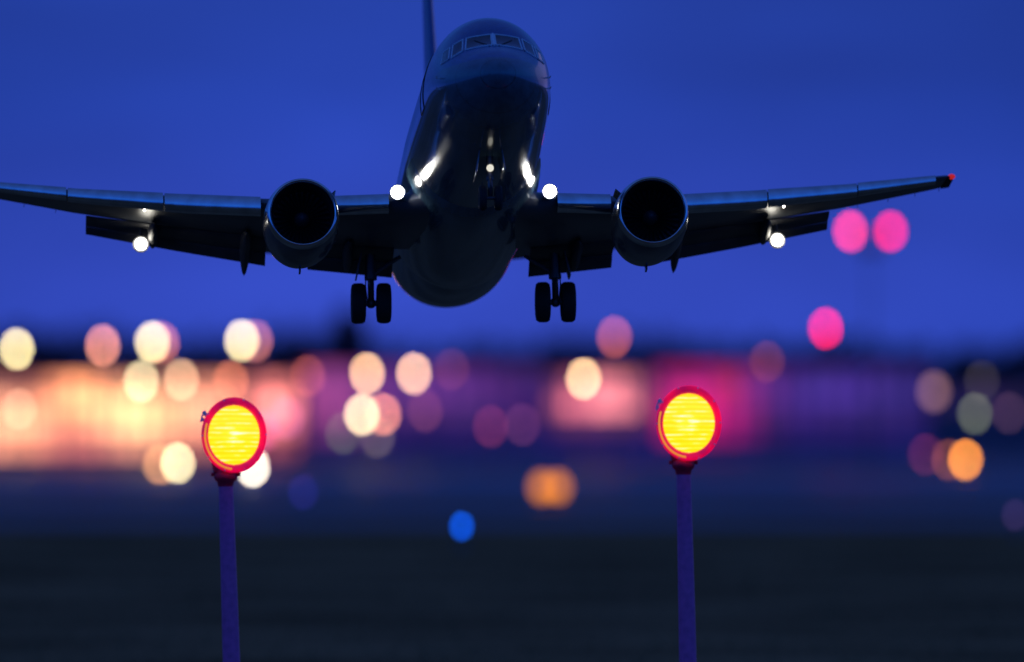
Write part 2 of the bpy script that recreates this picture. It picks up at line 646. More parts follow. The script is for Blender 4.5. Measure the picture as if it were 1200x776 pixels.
bg_lamp(442, 512, (.08, .06, .05), 'faint grey mauve lamp below the salmon lamp in the middle', 1150)
bg_lamp(575, 500, (.10, .012, .03), 'dim wine red lamp under the rear of the aircraft', 1150)
bg_lamp(612, 498, (.07, .015, .04), 'very faint wine red lamp left of the pink pavilion', 1180)
bg_lamp(684, 444, (1.05, .68, .34), 'bright cream lamp in front of the pink pavilion')
bg_lamp(720, 395, (.38, .07, .03), 'coral pink lamp high above the pink pavilion')
bg_lamp(635, 571, (.36, .10, .004), 'left one of the two merging orange low lamps in the middle', kind='apron_lamp', size=19)
bg_lamp(654, 571, (.36, .10, .004), 'right one of the two merging orange low lamps in the middle', kind='apron_lamp', size=19)
bg_lamp(541, 617, (.0, .035, .30), 'deep blue edge lamp by the near side of the taxiway', kind='taxiway_light', group=None)
bg_lamp(853, 452, (.24, .01, .05), 'magenta lamp shining beside the head of the right marker light', size=30)
bg_lamp(305, 505, (.45, .05, .16), 'added pink halo lamp at the right of the left marker light head', 1150, size=16)  # added lamp, its blur makes a red halo for the left marker
bg_lamp(335, 490, (.30, .06, .16), 'mauve pink lamp where the glowing terminal ends', 1180, size=14)
bg_lamp(899, 424, (.10, .018, .0), 'dim brick red lamp between the right marker light and the hot pink lamp')
bg_lamp(968, 385, (.92, .0, .02), 'hot pink lamp below the two joined pink beacons', kind='beacon_mast', group='pink obstruction lights')
bg_lamp(1095, 459, (.17, .08, .08), 'greyish pink lamp left of the grey lamps at the right edge', size=14)
bg_lamp(1143, 485, (.09, .10, .06), 'grey lamp just above the orange lamp at the right')
bg_lamp(1151, 447, (.025, .02, .02), 'faintest grey lamp above the plain grey lamp at the right', 1150)
bg_lamp(1183, 484, (.04, .018, .03), 'dim mauve lamp touching the right edge', 1150)
bg_lamp(1132, 539, (.95, .30, .02), 'bright orange low lamp at the right', kind='apron_lamp')
bg_lamp(1112, 539, (.14, .035, .01), 'dull orange lamp half behind the bright orange one at the right', kind='apron_lamp')
bg_lamp(1085, 533, (.07, .008, .025), 'dim wine lamp left of the orange lamps at the right', kind='apron_lamp')
bg_lamp(355, 577, (.005, .004, .06), 'faint violet blue edge lamp right of the left marker light', kind='taxiway_light', group=None)
bg_lamp(1190, 604, (.012, .006, .025), 'faint violet edge lamp at the lower right edge', kind='taxiway_light', group=None)

# twin beacon mast: two pink obstruction lights on one crossbar
DM = 1100.0
pL, pR = at(997, 271, DM), at(1044, 271, DM)
bmr = empty('twin_beacon_mast', ((pL.x + pR.x) / 2, DM, 0))
tag(bmr, 'tall slim mast with two hot pink beacons side by side under the right wing tip', 'mast')
bm = bmesh.new()
tube(bm, [(0, 0, -.1), (0, 0, pL.z - .9)], [.2, .08], 10)
build('mast', bm, M['steel'], bmr)
bm = bmesh.new()
dxx = (pR.x - pL.x) / 2
tube(bm, [(-dxx, 0, pL.z - .8), (dxx, 0, pL.z - .8)], .12, 8)
box(bm, (0, 0, pL.z - 1.6), (3.0, .6, 1.2), bevel=.05)
build('crossbar', bm, M['steel'], bmr)
for s, c in ((-1, (.92, .03, .08)), (1, (.85, .0, .02))):
    o = bpy.data.objects.new('beacon', lamp_ball())
    col.objects.link(o)
    o.parent = bmr
    o.location = (s * dxx, 0, pL.z)
    d_ = 10 * PXR * DM
    o.scale = (d_, d_, d_)
    o.material_slots[0].link = 'OBJECT'
    o.material_slots[0].material = em(c, BLUR)


# ------------------------------------------------------------------ marker lights
def lens_mat():
    m = bpy.data.materials.new('marker_lens')
    m.use_nodes = True
    nt = m.node_tree
    b = nt.nodes['Principled BSDF']
    b.inputs['Base Color'].default_value = (.8, .5, .02, 1)
    b.inputs['Roughness'].default_value = .15
    t = nt.nodes.new('ShaderNodeTexCoord')
    mp_ = nt.nodes.new('ShaderNodeMapping')
    mp_.inputs['Scale'].default_value = (.9, .9, 4.2)
    nt.links.new(t.outputs['Object'], mp_.inputs[0])
    wv = nt.nodes.new('ShaderNodeTexWave')
    wv.bands_direction = 'Z'
    wv.inputs['Scale'].default_value = .62
    wv.inputs['Distortion'].default_value = 2.2
    wv.inputs['Detail'].default_value = 2
    nt.links.new(mp_.outputs[0], wv.inputs['Vector'])
    nn = nt.nodes.new('ShaderNodeTexNoise')
    nn.inputs['Scale'].default_value = 2.4
    nn.inputs['Detail'].default_value = 3
    nt.links.new(mp_.outputs[0], nn.inputs['Vector'])
    # centre painted brighter in the emission, for a burner that is not modelled
    ln = nt.nodes.new('ShaderNodeVectorMath'); ln.operation = 'LENGTH'
    nt.links.new(t.outputs['Object'], ln.inputs[0])
    hot = nt.nodes.new('ShaderNodeMapRange')
    hot.inputs['From Min'].default_value = 0.05; hot.inputs['From Max'].default_value = .55
    hot.inputs['To Min'].default_value = 1.5; hot.inputs['To Max'].default_value = 0
    nt.links.new(ln.outputs['Value'], hot.inputs['Value'])
    a1 = nt.nodes.new('ShaderNodeMath'); a1.operation = 'MULTIPLY_ADD'
    a1.inputs[1].default_value = .42
    nt.links.new(wv.outputs['Fac'], a1.inputs[0]); nt.links.new(hot.outputs[0], a1.inputs[2])
    a2 = nt.nodes.new('ShaderNodeMath'); a2.operation = 'MULTIPLY'
    nt.links.new(a1.outputs[0], a2.inputs[0])
    mrn = nt.nodes.new('ShaderNodeMapRange')
    mrn.inputs['From Min'].default_value = .3; mrn.inputs['From Max'].default_value = .65
    mrn.inputs['To Min'].default_value = .25; mrn.inputs['To Max'].default_value = 1.8
    nt.links.new(nn.outputs['Fac'], mrn.inputs['Value'])
    nt.links.new(mrn.outputs[0], a2.inputs[1])
    cr = nt.nodes.new('ShaderNodeValToRGB')
    cr.color_ramp.elements[0].position = 0; cr.color_ramp.elements[0].color = (1.0, .76, .0, 1)
    cr.color_ramp.elements[1].position = 1; cr.color_ramp.elements[1].color = (1, 1, .85, 1)
    q = cr.color_ramp.elements.new(.45); q.color = (1, .94, .02, 1)
    nt.links.new(a2.outputs[0], cr.inputs[0])
    nt.links.new(cr.outputs[0], b.inputs['Emission Color'])
    b.inputs['Emission Strength'].default_value = 1.02
    return m


def rim_glow_vary(m):
    """the filter rim is uneven coloured glass"""
    nt = m.node_tree
    t = nt.nodes.new('ShaderNodeTexCoord')
    n_ = nt.nodes.new('ShaderNodeTexNoise')
    n_.inputs['Scale'].default_value = 1.6
    n_.inputs['Detail'].default_value = 4
    nt.links.new(t.outputs['Object'], n_.inputs['Vector'])
    c_ = nt.nodes.new('ShaderNodeValToRGB')
    c_.color_ramp.elements[0].position = .35
    c_.color_ramp.elements[0].color = (.42, .0, .07, 1)
    c_.color_ramp.elements[1].position = .65
    c_.color_ramp.elements[1].color = (1.3, .0, .05, 1)
    nt.links.new(n_.outputs['Fac'], c_.inputs[0])
    nt.links.new(c_.outputs[0], m.node_tree.nodes['Principled BSDF'].inputs['Emission Color'])


LENS = lens_mat()
REDRIM = emis('red_rim_glow', (1.0, .0, .05), .75)
REDRIM.node_tree.nodes['Principled BSDF'].inputs['Base Color'].default_value = (.7, .01, .08, 1)


rim_glow_vary(REDRIM)


def marker_light(px, py, tiltx, yaw, label, glow):
    D = 246.0
    p = at(px, py, D)
    root = empty('marker_light', (p.x - .18 + tiltx * p.z, D, 0), (0, 0, 0))
    tag(root, label, 'light', 'marker lights on poles')
    # tapered pole leaning a little
    top = Vector((p.x - root.location.x - .18, 0, p.z - 1.05))
    bm = bmesh.new()
    tube(bm, [(0, 0, -.2), (top.x * .5, 0, top.z * .5), top], [.25, .225, .19], 20)
    build('pole', bm, M['poleblue'], root)
    bm = bmesh.new()
    lathe(bm, [(-.1, .46), (0.0, .46), (.1, .40), (.12, .32)], (0, 0, 0), 'Z', 20, cap=True)
    for k in range(4):
        a = PI / 4 + k * PI / 2
        tube(bm, [(math.cos(a) * .38, math.sin(a) * .38, 0), (math.cos(a) * .38, math.sin(a) * .38, .22)], .03, 6)
    build('base_flange', bm, M['steel'], root)
    # head assembly, its own frame: looks along -Y, turned by yaw
    ry = Matrix.Rotation(yaw, 4, 'Z')
    hc = Vector((p.x - root.location.x, 0, p.z))
    px0 = -.18

    def hb(name, bm, m, parent):
        bmesh.ops.transform(bm, matrix=ry @ Matrix.Scale(1.12, 4), verts=bm.verts)
        o = build(name, bm, m, parent, True, 35)
        if parent is root:
            o.location = hc
        return o
    SX = .87     # heads are a little narrower than tall
    bm = bmesh.new()     # lamp housing: drum behind the glass, rounded back
    lathe(bm, [(.62, .02), (.60, .25), (.50, .50), (.32, .72), (.10, .80), (-.10, .815), (-.24, .86), (-.27, .885), (-.24, .86)], n=48)
    bmesh.ops.scale(bm, vec=(SX, 1, 1), verts=bm.verts)
    hs = hb('housing', bm, M['lampdark'], root)
    bm = bmesh.new()     # red rim ring, flared to catch the lamp's light, with more added as emission
    lathe(bm, [(-.30, .89), (-.36, .87), (-.37, .82), (-.33, .73), (-.25, .69), (-.24, .86), (-.30, .89)], n=56)
    bmesh.ops.scale(bm, vec=(SX, 1, 1), verts=bm.verts)
    rim = hb('rim', bm, REDRIM, root)
    bm = bmesh.new()     # thin clamp band round the rim with screws and the latch at the upper left
    for k in range(10):
        a = 2 * PI * k / 10 + .3
        bs = bmesh.new()
        ball(bs, (math.sin(a) * .86 * SX, -.345, math.cos(a) * .86), .028, 8)
        hb('screw', bs, M['frame'], rim)
    rot = Matrix.Rotation(R(38), 3, 'Y')
    box(bm, (-.76 * SX, -.24, .48), (.08, .16, .20), rot.inverted(), .02)
    box(bm, (-.83 * SX, -.24, .36), (.07, .12, .09), rot.inverted(), .02)
    tube(bm, [(-.90 * SX, -.27, .30), (-.87 * SX, -.27, .44), (-.77 * SX, -.28, .58)], .022, 8)
    hb('latch', bm, M['frame'], rim)
    bm = bmesh.new()     # half ring on the rim, glowing orange by emission at the lower left
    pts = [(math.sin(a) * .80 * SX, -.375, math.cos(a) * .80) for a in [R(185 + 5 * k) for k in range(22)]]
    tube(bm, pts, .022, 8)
    hb('rim_glow_arc', bm, em((1.0, .35, .02), .8), rim)
    bm = bmesh.new()     # ribbed convex lens
    nz_, na = 60, 40
    rr = .70
    vs = []
    for j in range(nz_ + 1):
        z = -rr + 2 * rr * j / nz_
        hw = math.sqrt(max(0.0, rr * rr - z * z))
        row = []
        for i in range(na + 1):
            x_ = hw * (2 * i / na - 1)
            q = (x_ * x_ + z * z) / (rr * rr)
            y_ = -.27 - .12 * math.sqrt(max(0, 1 - q * .98)) - .012 * abs(math.sin(z * 26)) * (1 - q)
            row.append(bm.verts.new((x_ * SX, y_, z)))
        vs.append(row)
    for j in range(nz_):
        for i in range(na):
            bm.faces.new((vs[j][i], vs[j][i + 1], vs[j + 1][i + 1], vs[j + 1][i]))
    bmesh.ops.remove_doubles(bm, verts=bm.verts, dist=1e-5)
    hb('lens', bm, LENS, root)
    bm = bmesh.new()     # yoke and neck below the head
    lathe(bm, [(-1.30, .20), (-1.18, .22), (-1.12, .29), (-1.02, .31), (-.92, .27), (-.84, .24)], axis='Z', n=20, cap=True)
    box(bm, (0, 0, -.86), (.62, .34, .16), None, .04)
    for s in (-1, 1):
        box(bm, (s * .30, 0, -.80), (.08, .22, .30), Matrix.Rotation(R(s * 14), 3, 'Y'), .02)
        tube(bm, [(s * .28, 0, -.98), (s * .38, 0, -.98)], .05, 8)
    nk = build('neck', bm, M['lampdark'], root)
    nk.location = hc + Vector((-.18, 0, -.06))
    return root


marker_light(272, 510, .028, R(9), 'left marker light, yellow glowing lens in a red rim on a violet pole', 1)
marker_light(809, 496, .020, R(-7), 'right marker light, slightly taller, yellow lens in a glowing red rim on a violet pole', 1)

# ------------------------------------------------------------------ AIRLINER (local: x across, y aft from y0, z up)
Y0 = 11.5
PITCH, YAW, ROLL = R(11.2), R(3.5), R(.4)
DP = 258.0
pc = at(556, 168, DP)
plane = empty('airliner', pc, (-PITCH, -ROLL, YAW))
tag(plane, 'blue twin-engine passenger jet coming in to land nose-on with wheels down and landing lights on', 'airplane')

ST = [(0.0, .02, -.62, .02, .02), (.12, .30, -.62, .25, .27), (.45, .60, -.61, .48, .52), (1.0, .93, -.57, .74, .80), (1.6, 1.20, -.50, .94, 1.04),
      (2.0, 1.34, -.45, 1.12, 1.18), (2.8, 1.50, -.30, 1.58, 1.42), (3.6, 1.60, -.17, 1.84, 1.62), (4.5, 1.67, -.07, 1.96, 1.81), (5.6, 1.72, 0, 2.0, 1.95),
      (7.2, 1.76, 0, 2.0, 2.0), (11, 1.84, 0, 2.0, 2.0), (14, 1.88, 0, 2.0, 2.0), (22, 1.88, 0, 2.0, 2.0), (24.5, 1.86, .05, 1.95, 1.90), (27, 1.72, .25, 1.75, 1.70), (30, 1.35, .62, 1.38, 1.32),
      (33, .85, .98, 1.0, .92), (35.5, .36, 1.25, .6, .45), (36.4, .1, 1.35, .28, .2)]


def station(y):
    """monotone cubic interpolation of the fuselage table"""
    y = min(max(y, ST[0][0]), ST[-1][0])
    for i in range(len(ST) - 1):
        if y <= ST[i + 1][0]:
            break
    a, b = ST[i], ST[i + 1]
    h = b[0] - a[0]
    t = (y - a[0]) / h
    res = []
    for k in range(1, 5):
        d = (b[k] - a[k]) / h
        da = (a[k] - ST[i - 1][k]) / (a[0] - ST[i - 1][0]) if i > 0 else d * 2.2
        db = (ST[i + 2][k] - b[k]) / (ST[i + 2][0] - b[0]) if i + 2 < len(ST) else d
        ma = 0 if da * d <= 0 else 2 * da * d / (da + d)
        mb = 0 if db * d <= 0 else 2 * db * d / (db + d)
        if i == 0:
            ma = 2.4 * d
        t2, t3 = t * t, t * t * t
        res.append((2 * t3 - 3 * t2 + 1) * a[k] + (t3 - 2 * t2 + t) * h * ma + (-2 * t3 + 3 * t2) * b[k] + (t3 - t2) * h * mb)
    return res


def fpoint(y, t, off=0.0):
    hw, zc, ht, hb_ = station(y)
    x_ = (hw + off) * math.sin(t)
    c = math.cos(t)
    z_ = zc + ((ht + off) if c > 0 else (hb_ + off)) * c
    return Vector((x_, y - Y0, z_))


def nose_y(x_, z_):
    lo, hi = 0.0, 8.0
    for _ in range(40):
        m_ = (lo + hi) / 2
        hw, zc, ht, hb_ = station(m_)
        h_ = ht if z_ > zc else hb_
        ins = (x_ / max(hw, 1e-4)) ** 2 + ((z_ - zc) / max(h_, 1e-4)) ** 2 < 1
        if ins:
            hi = m_
        else:
            lo = m_
    return (lo + hi) / 2


YR = 1.05
ys = []
y = YR
while y < 8:
    ys.append(y)
    y += .16
while y < 36.3:
    ys.append(y)
    y += .5
ys.append(36.4)
bm = bmesh.new()
NR = 72
rings(bm, [[fpoint(yy, 2 * PI * k / NR) for k in range(NR)] for yy in ys], cap=True)
build('fuselage', bm, M['fuse'], plane)
bm = bmesh.new()
yr = [0, .02, .05, .09, .14, .2, .28, .38, .5, .64, .8, .93, YR]
rings(bm, [[fpoint(yy, 2 * PI * k / NR) for k in range(NR)] for yy in yr], cap=True)
build('radome', bm, M['fuse'], plane)

# cockpit windows: outlines in the front view laid on the nose skin
def nose_patch(poly, off, n=8):
    """bilinear patch between 4 corners (x,z): bl, br, tr, tl"""
    bm = bmesh.new()
    vs = []
    for j in range(n + 1):
        row = []
        for i in range(n + 1):
            u, v = i / n, j / n
            a = Vector(poly[0]).lerp(Vector(poly[1]), u)
            b = Vector(poly[3]).lerp(Vector(poly[2]), u)
            q = a.lerp(b, v)
            yy = nose_y(q.x, q.y)
            row.append(bm.verts.new((q.x * (1 + off * .2), yy - Y0 - off, q.y + off * .5)))
        vs.append(row)
    for j in range(n):
        for i in range(n):
            bm.faces.new((vs[j][i], vs[j][i + 1], vs[j + 1][i + 1], vs[j + 1][i]))
    return bm


PANES = [[(.05, .47), (.76, .39), (.70, .84), (.05, .92)],
         [(.84, .37), (1.13, .22), (1.05, .68), (.79, .82)],
         [(1.20, .22), (1.38, .17), (1.31, .52), (1.13, .64)]]
for s in (-1, 1):
    for pn in PANES:
        poly = [(s * a, b) for a, b in pn]
        pane = build('cockpit_window', nose_patch(poly, .012), M['glass'], plane)
        bm = bmesh.new()
        ring = []
        k = 8
        for c in range(4):
            a, b = Vector(poly[c]), Vector(poly[(c + 1) % 4])
            for i in range(k):
                q = a.lerp(b, i / k)
                ring.append(Vector((q.x, nose_y(q.x, q.y) - Y0 - .012, q.y + .008)))
        tube(bm, ring + [ring[0]], .021, 6, cap=False)
        build('window_frame', bm, M['frame'], pane)
bm = bmesh.new()
pts = [Vector((0, nose_y(0, z_) - Y0 - .02, z_)) for z_ in (.45, .6, .72, .83, .94)]
tube(bm, pts, [.035] * 5, 8)
build('windshield_post', bm, M['frame'], plane)
bm = bmesh.new()
for s in (-1, 1):
    a = Vector((s * .12, nose_y(.12, .46) - Y0 - .04, .45))
    b = Vector((s * .5, nose_y(.5, .74) - Y0 - .05, .72))
    tube(bm, [a, b], .014, 6)
build('wiper', bm, M['black'], plane)

# passenger windows on the skin, each a part copied along the cabin
def skin_patch(y0, y1, t0, t1, off, n=3):
    bm = bmesh.new()
    rs = [[fpoint(lerp(y0, y1, i / n), lerp(t0, t1, j / n), off) for j in range(n + 1)] for i in range(n + 1)]
    rings(bm, rs, cap=False, closed=False)
    return bm


cabin = {}
for s in (-1, 1):
    bm = skin_patch(8.0, 8.24, s * R(78), s * R(68), .006)
    o = build('cabin_window', bm, M['glass'], plane)
    for k in range(1, 32):
        if k in (9, 10) and s < 0:
            pass
        c = o.copy()
        col.objects.link(c)
        c.parent = plane
        c.location = (0, .5 * k, 0)
for s, yd in ((-1, 5.6), (1, 5.6)):
    bm = skin_patch(yd, yd + .86, s * R(100), s * R(55), .008, 6)
    d_ = build('cabin_door', bm, M['fuse'], plane)
    bm = bmesh.new()
    for t in (100, 55):
        tube(bm, [fpoint(yd + .86 * i / 4, s * R(t), .01) for i in range(5)], .012, 5)
    for yy in (yd, yd + .86):
        tube(bm, [fpoint(yy, s * R(55 + 45 * i / 8), .01) for i in range(9)], .012, 5)
    build('door_seam', bm, M['black'], d_)

# wing-body fairing
bm = bmesh.new()
fs = []
for i in range(25):
    u = i / 24
    yy = 10.6 + 11.2 * u
    g_ = math.sin(PI * min(1, u * 1.0)) ** .45 if 0 < u < 1 else 0
    ring = []
    for k in range(29):
        t = R(105) + R(150) * k / 28
        base = fpoint(yy, t, -.05)
        dn = math.sin(PI * k / 28)
        ring.append(base + Vector((base.x * .10 * g_, 0, -.34 * g_ * (.35 + .65 * dn ** .5))))
    fs.append(ring)
rings(bm, fs, cap=False, closed=False)
build('belly_fairing', bm, M['fuse'], plane)

# ---- lifting surfaces
def foil(n=14, t=.12, camber=.0):
    """closed airfoil outline, chord 0..1 in (c, z), starting at the trailing edge, over the top to the leading edge and back"""
    def th(c):
        return 5 * t * (.2969 * math.sqrt(c) - .126 * c - .3516 * c * c + .2843 * c ** 3 - .1036 * c ** 4)
    cs = [.5 * (1 + math.cos(PI * i / n)) for i in range(n + 1)]
    up = [(c, camber * 4 * c * (1 - c) + th(c)) for c in cs]
    lo = [(c, camber * 4 * c * (1 - c) - th(c)) for c in cs[::-1]][1:-1]
    return up + lo


def surf(bm, secs, vertical=False):
    """secs: (span, le_y, chord, z, t, twist_deg)"""
    rs = []
    for sp, ly, ch, z_, t, tw in secs:
        ring = []
        for c, h_ in foil(t=t, camber=.012 if not vertical else 0):
            a, b = c * ch, h_ * ch
            aa = a * math.cos(R(tw)) + b * math.sin(R(tw))
            bb = -a * math.sin(R(tw)) + b * math.cos(R(tw))
            if vertical:
                ring.append(Vector((b, ly - Y0 + a, z_)))
            else:
                ring.append(Vector((sp, ly - Y0 + aa, z_ + bb)))
        rs.append(ring)
    rings(bm, rs)


WS = [(0.6, 11.4, 7.0, -1.42, .13, 1.0), (1.88, 12.45, 6.0, -1.40, .14, 1.0), (4.83, 14.05, 4.9, -1.14, .12, .5),
      (8.0, 15.75, 3.8, -.62, .11, 0), (11.0, 17.35, 2.85, -.04, .105, -.5), (13.5, 18.74, 1.92, .54, .10, -1), (13.95, 19.0, 1.65, .64, .10, -1)]


def wing_at(x_):
    for a, b in zip(WS, WS[1:]):
        if x_ <= b[0]:
            t = (x_ - a[0]) / (b[0] - a[0])
            return [lerp(a[k], b[k], t) for k in range(6)]
    return list(WS[-1])


def mirror(o, s):
    return o


for s in (-1, 1):
    def SX_(bm, s=s):
        if s < 0:
            bmesh.ops.scale(bm, vec=(-1, 1, 1), verts=bm.verts)
        return bm
    bm = bmesh.new()
    surf(bm, WS)
    wing = build('wing', SX_(bm), M['wing'], plane)
    # leading edge slats (outboard of the engine) and inboard nose flap, extended forward and down
    for nm, xa, xb, dr in (('nose_flap', 2.35, 3.9, .10), ('slat', 5.85, 8.5, .16), ('slat', 8.54, 11.2, .14), ('slat', 11.24, 13.6, .11)):
        bm = bmesh.new()
        rs = []
        for i in range(9):
            xx = lerp(xa, xb, i / 8)
            sp, ly, ch, z_, t, tw = wing_at(xx)
            d = min(.62, ch * .16)
            hh = d * .80
            ring = []
            prof = [(1.0, .50), (.75, .62), (.5, .66), (.28, .58), (.1, .34), (0, 0), (.06, -.30), (.22, -.46), (.42, -.50),
                    (.40, -.36), (.25, -.12), (.30, .20), (.55, .42), (.9, .46)]
            for a, b in prof:
                ring.append(Vector((xx, ly - Y0 - dr - .08 + a * d, z_ - dr * .8 + b * hh - .01)))
            rs.append(ring)
        rings(bm, rs)
        build(nm, SX_(bm), M['bare'], wing)
    # trailing edge flaps: fore and aft element each
    for xa, xb, defl, dz, c1 in ((1.95, 4.35, 12, .03, 1.22), (5.55, 10.65, 14, .03, 1.25)):
        for e_ in (0, 1):
            bm = bmesh.new()
            rs = []
            for i in range(7):
                xx = lerp(xa, xb, i / 6)
                sp, ly, ch, z_, t, tw = wing_at(xx)
                ty = ly + ch - Y0
                tz = z_ - .04
                ck = ch / 5.5
                if e_ == 0:
                    cc, ang, oy, oz = c1 * ck, defl, -.45 * ck, -.02
                else:
                    cc, ang = c1 * .50 * ck, defl + 18
                    oy, oz = (-.45 + c1 * .90) * ck, -.02 - c1 * ck * math.sin(R(defl)) * .95 - .02
                ring = []
                for c, h_ in foil(n=8, t=.14):
                    a, b = c * cc, h_ * cc
                    ring.append(Vector((xx, ty + oy + a * math.cos(R(ang)) + b * math.sin(R(ang)), tz + oz - a * math.sin(R(ang)) + b * math.cos(R(ang)))))
                rs.append(ring)
            rings(bm, rs)
            build('flap', SX_(bm), M['flap'], wing)
    # aileron joint plate and static wicks
    for xx in (11.5, 12.4, 13.2, 13.9):
        bm = bmesh.new()
        sp, ly, ch, z_, t, tw = wing_at(xx)
        tube(bm, [(xx, ly + ch - Y0 - .05, z_), (xx + .02, ly + ch - Y0 + .22, z_ - .03)], [.012, .004], 5)
        build('static_wick', SX_(bm), M['black'], wing)
    # flap track fairings
    for xx, L, dp in ((3.25, 2.6, .30), (6.15, 3.0, .62), (8.75, 2.3, .12)):
        sp, ly, ch, z_, t, tw = wing_at(xx)
        bm = bmesh.new()
        rs = []
        y_s = ly + ch - Y0 - L * .62
        for i in range(15):
            u = i / 14
            rad = .155 * (math.sin(PI * u) ** .6 if 0 < u < 1 else .02) + .004
            cy_ = y_s + L * u
            cz_ = z_ - .30 - .05 * u - dp * max(0, (u - .45)) ** 1.3 * 2.0
            rs.append([Vector((xx + rad * math.sin(2 * PI * k / 14), cy_, cz_ + rad * 1.7 * math.cos(2 * PI * k / 14))) for k in range(14)])
        rings(bm, rs)
        build('flap_fairing', SX_(bm), M['flap'], wing)
    # wing tip cap with navigation light
    bm = bmesh.new()
    rs = []
    for i in range(7):
        u = i / 6
        k = math.sqrt(max(0.0, 1 - (u * .98) ** 2))
        ring = []
        for c, h_ in foil(t=.10):
            ring.append(Vector((13.95 + .24 * u, 19.0 - Y0 + .25 * u + c * 1.65 * lerp(1, .82, u), .64 + .03 * u + h_ * 1.65 * k)))
        rs.append(ring)
    rings(bm, rs)
    tip = build('wing_tip', SX_(bm), M['black'], wing)
    bm = bmesh.new()
    ball(bm, (14.12, 19.2 - Y0, .68), .11, 12, (1, 1, .7))
    build('navigation_light', SX_(bm), emis('nav_' + ('red' if s > 0 else 'green'), (1, .03, .02) if s > 0 else (.05, .5, .25), .45 if s > 0 else .3), wing)
    # engine
    cx, cz, ye = 4.83, -2.17, 10.35 - Y0
    bm = bmesh.new()
    lathe(bm, [(.24, .998), (.5, 1.03), (1.1, 1.055), (1.9, 1.05), (2.6, 1.0), (3.1, .93), (3.55, .845), (3.55, .80), (3.1, .80), (2.4, .80)], (cx, ye, cz), 'Y', 56)
    nac = build('nacelle', SX_(bm), M['nacelle'], plane)
    bm = bmesh.new()
    lathe(bm, [(.24, 1.0), (.14, .985), (.05, .965), (.012, .94), (0, .91), (.02, .875), (.08, .85), (.16, .84)], (cx, ye, cz), 'Y', 56)
    build('intake_lip', SX_(bm), M['bare'], nac)
    bm = bmesh.new()
    lathe(bm, [(.16, .84), (.5, .80), (1.1, .79), (1.5, .79)], (cx, ye, cz), 'Y', 48)
    build('intake_duct', SX_(bm), M['black'], nac)
    bm = bmesh.new()
    for k in range(30):
        a = 2 * PI * k / 30
        rs = []
        for i in range(6):
            r_ = lerp(.22, .785, i / 5)
            tw = lerp(R(20), R(62), i / 5)
            wd = lerp(.10, .15, i / 5)
            er, et = Vector((math.sin(a), 0, math.cos(a))), Vector((math.cos(a), 0, -math.sin(a)))
            dvec = et * math.sin(tw) * wd * .5 + Vector((0, 1, 0)) * math.cos(tw) * wd * .5
            nn_ = er.cross(dvec).normalized() * .008
            p0 = Vector((cx, ye + 1.0, cz)) + er * r_
            rs.append([p0 - dvec, p0 + nn_, p0 + dvec, p0 - nn_])
        rings(bm, rs)
    build('fan', SX_(bm), M['titan'], nac, False)
    bm = bmesh.new()
    lathe(bm, [(1.22, .79), (1.2, .05)], (cx, ye, cz), 'Y', 32)
    build('stator_disc', SX_(bm), M['black'], nac)
    bm = bmesh.new()
    lathe(bm, [(.62, .005), (.66, .07), (.76, .14), (.9, .19), (1.05, .23), (1.12, .23)], (cx, ye, cz), 'Y', 24, cap=True)
    build('spinner', SX_(bm), M['spinner'], nac)
    bm = bmesh.new()
    lathe(bm, [(2.9, .58), (3.4, .57), (4.0, .49), (4.5, .40), (4.5, .36), (4.2, .34)], (cx, ye, cz), 'Y', 32)
    lathe(bm, [(4.0, .26), (4.5, .24), (5.0, .06)], (cx, ye, cz), 'Y', 24, cap=True)
    build('exhaust_nozzle', SX_(bm), M['titan'], nac)
    bm = bmesh.new()      # strake on the inboard side and drain mast
    box(bm, (cx - .82, ye + 1.5, cz + .72), (.03, .9, .34), Matrix.Rotation(R(-48), 3, 'Y'))
    box(bm, (cx, ye + 2.9, cz - 1.02), (.05, .4, .16))
    build('strake', SX_(bm), M['nacelle'], nac, False)
    bm = bmesh.new()
    sp, ly, ch, z_, t, tw = wing_at(cx)
    prof = [(.9, .95), (2.0, 1.08), (3.6, 1.14), (5.6, .98), (6.6, .80), (6.0, .62), (4.2, .45), (3.2, .55), (2.0, .90)]
    vs1 = [Vector((cx - .17, ye + a, cz + b)) for a, b in prof]
    vs2 = [Vector((cx + .17, ye + a, cz + b)) for a, b in prof]
    rings(bm, [vs1, vs2])
    build('pylon', SX_(bm), M['nacelle'], plane)
    # main gear
    gx, gy, gz = 2.62, 18.3 - Y0, -3.10
    bm = bmesh.new()
    tube(bm, [(gx, gy, -1.7), (gx, gy, -2.35)], .15, 14)
    tube(bm, [(gx, gy, -2.30), (gx, gy, -2.42)], .18, 14)
    tube(bm, [(gx, gy, -2.35), (gx, gy, gz)], .095, 14)
    tube(bm, [(gx - .34, gy, gz), (gx + .34, gy, gz)], .085, 12)
    ball(bm, (gx, gy, gz), .15, 12)
    tube(bm, [(gx, gy - .12, -2.45), (gx, gy - .42, -2.75), (gx, gy - .10, -3.0)], [.055, .05, .05], 8)
    tube(bm, [(gx, gy, -2.30), (gx - .85, gy, -1.75)], .06, 8)
    tube(bm, [(gx + .13, gy, -1.9), (gx + .15, gy, -2.6), (gx + .1, gy + .05, gz)], .02, 6)
    gear = build('main_gear', SX_(bm), M['gear'], plane)
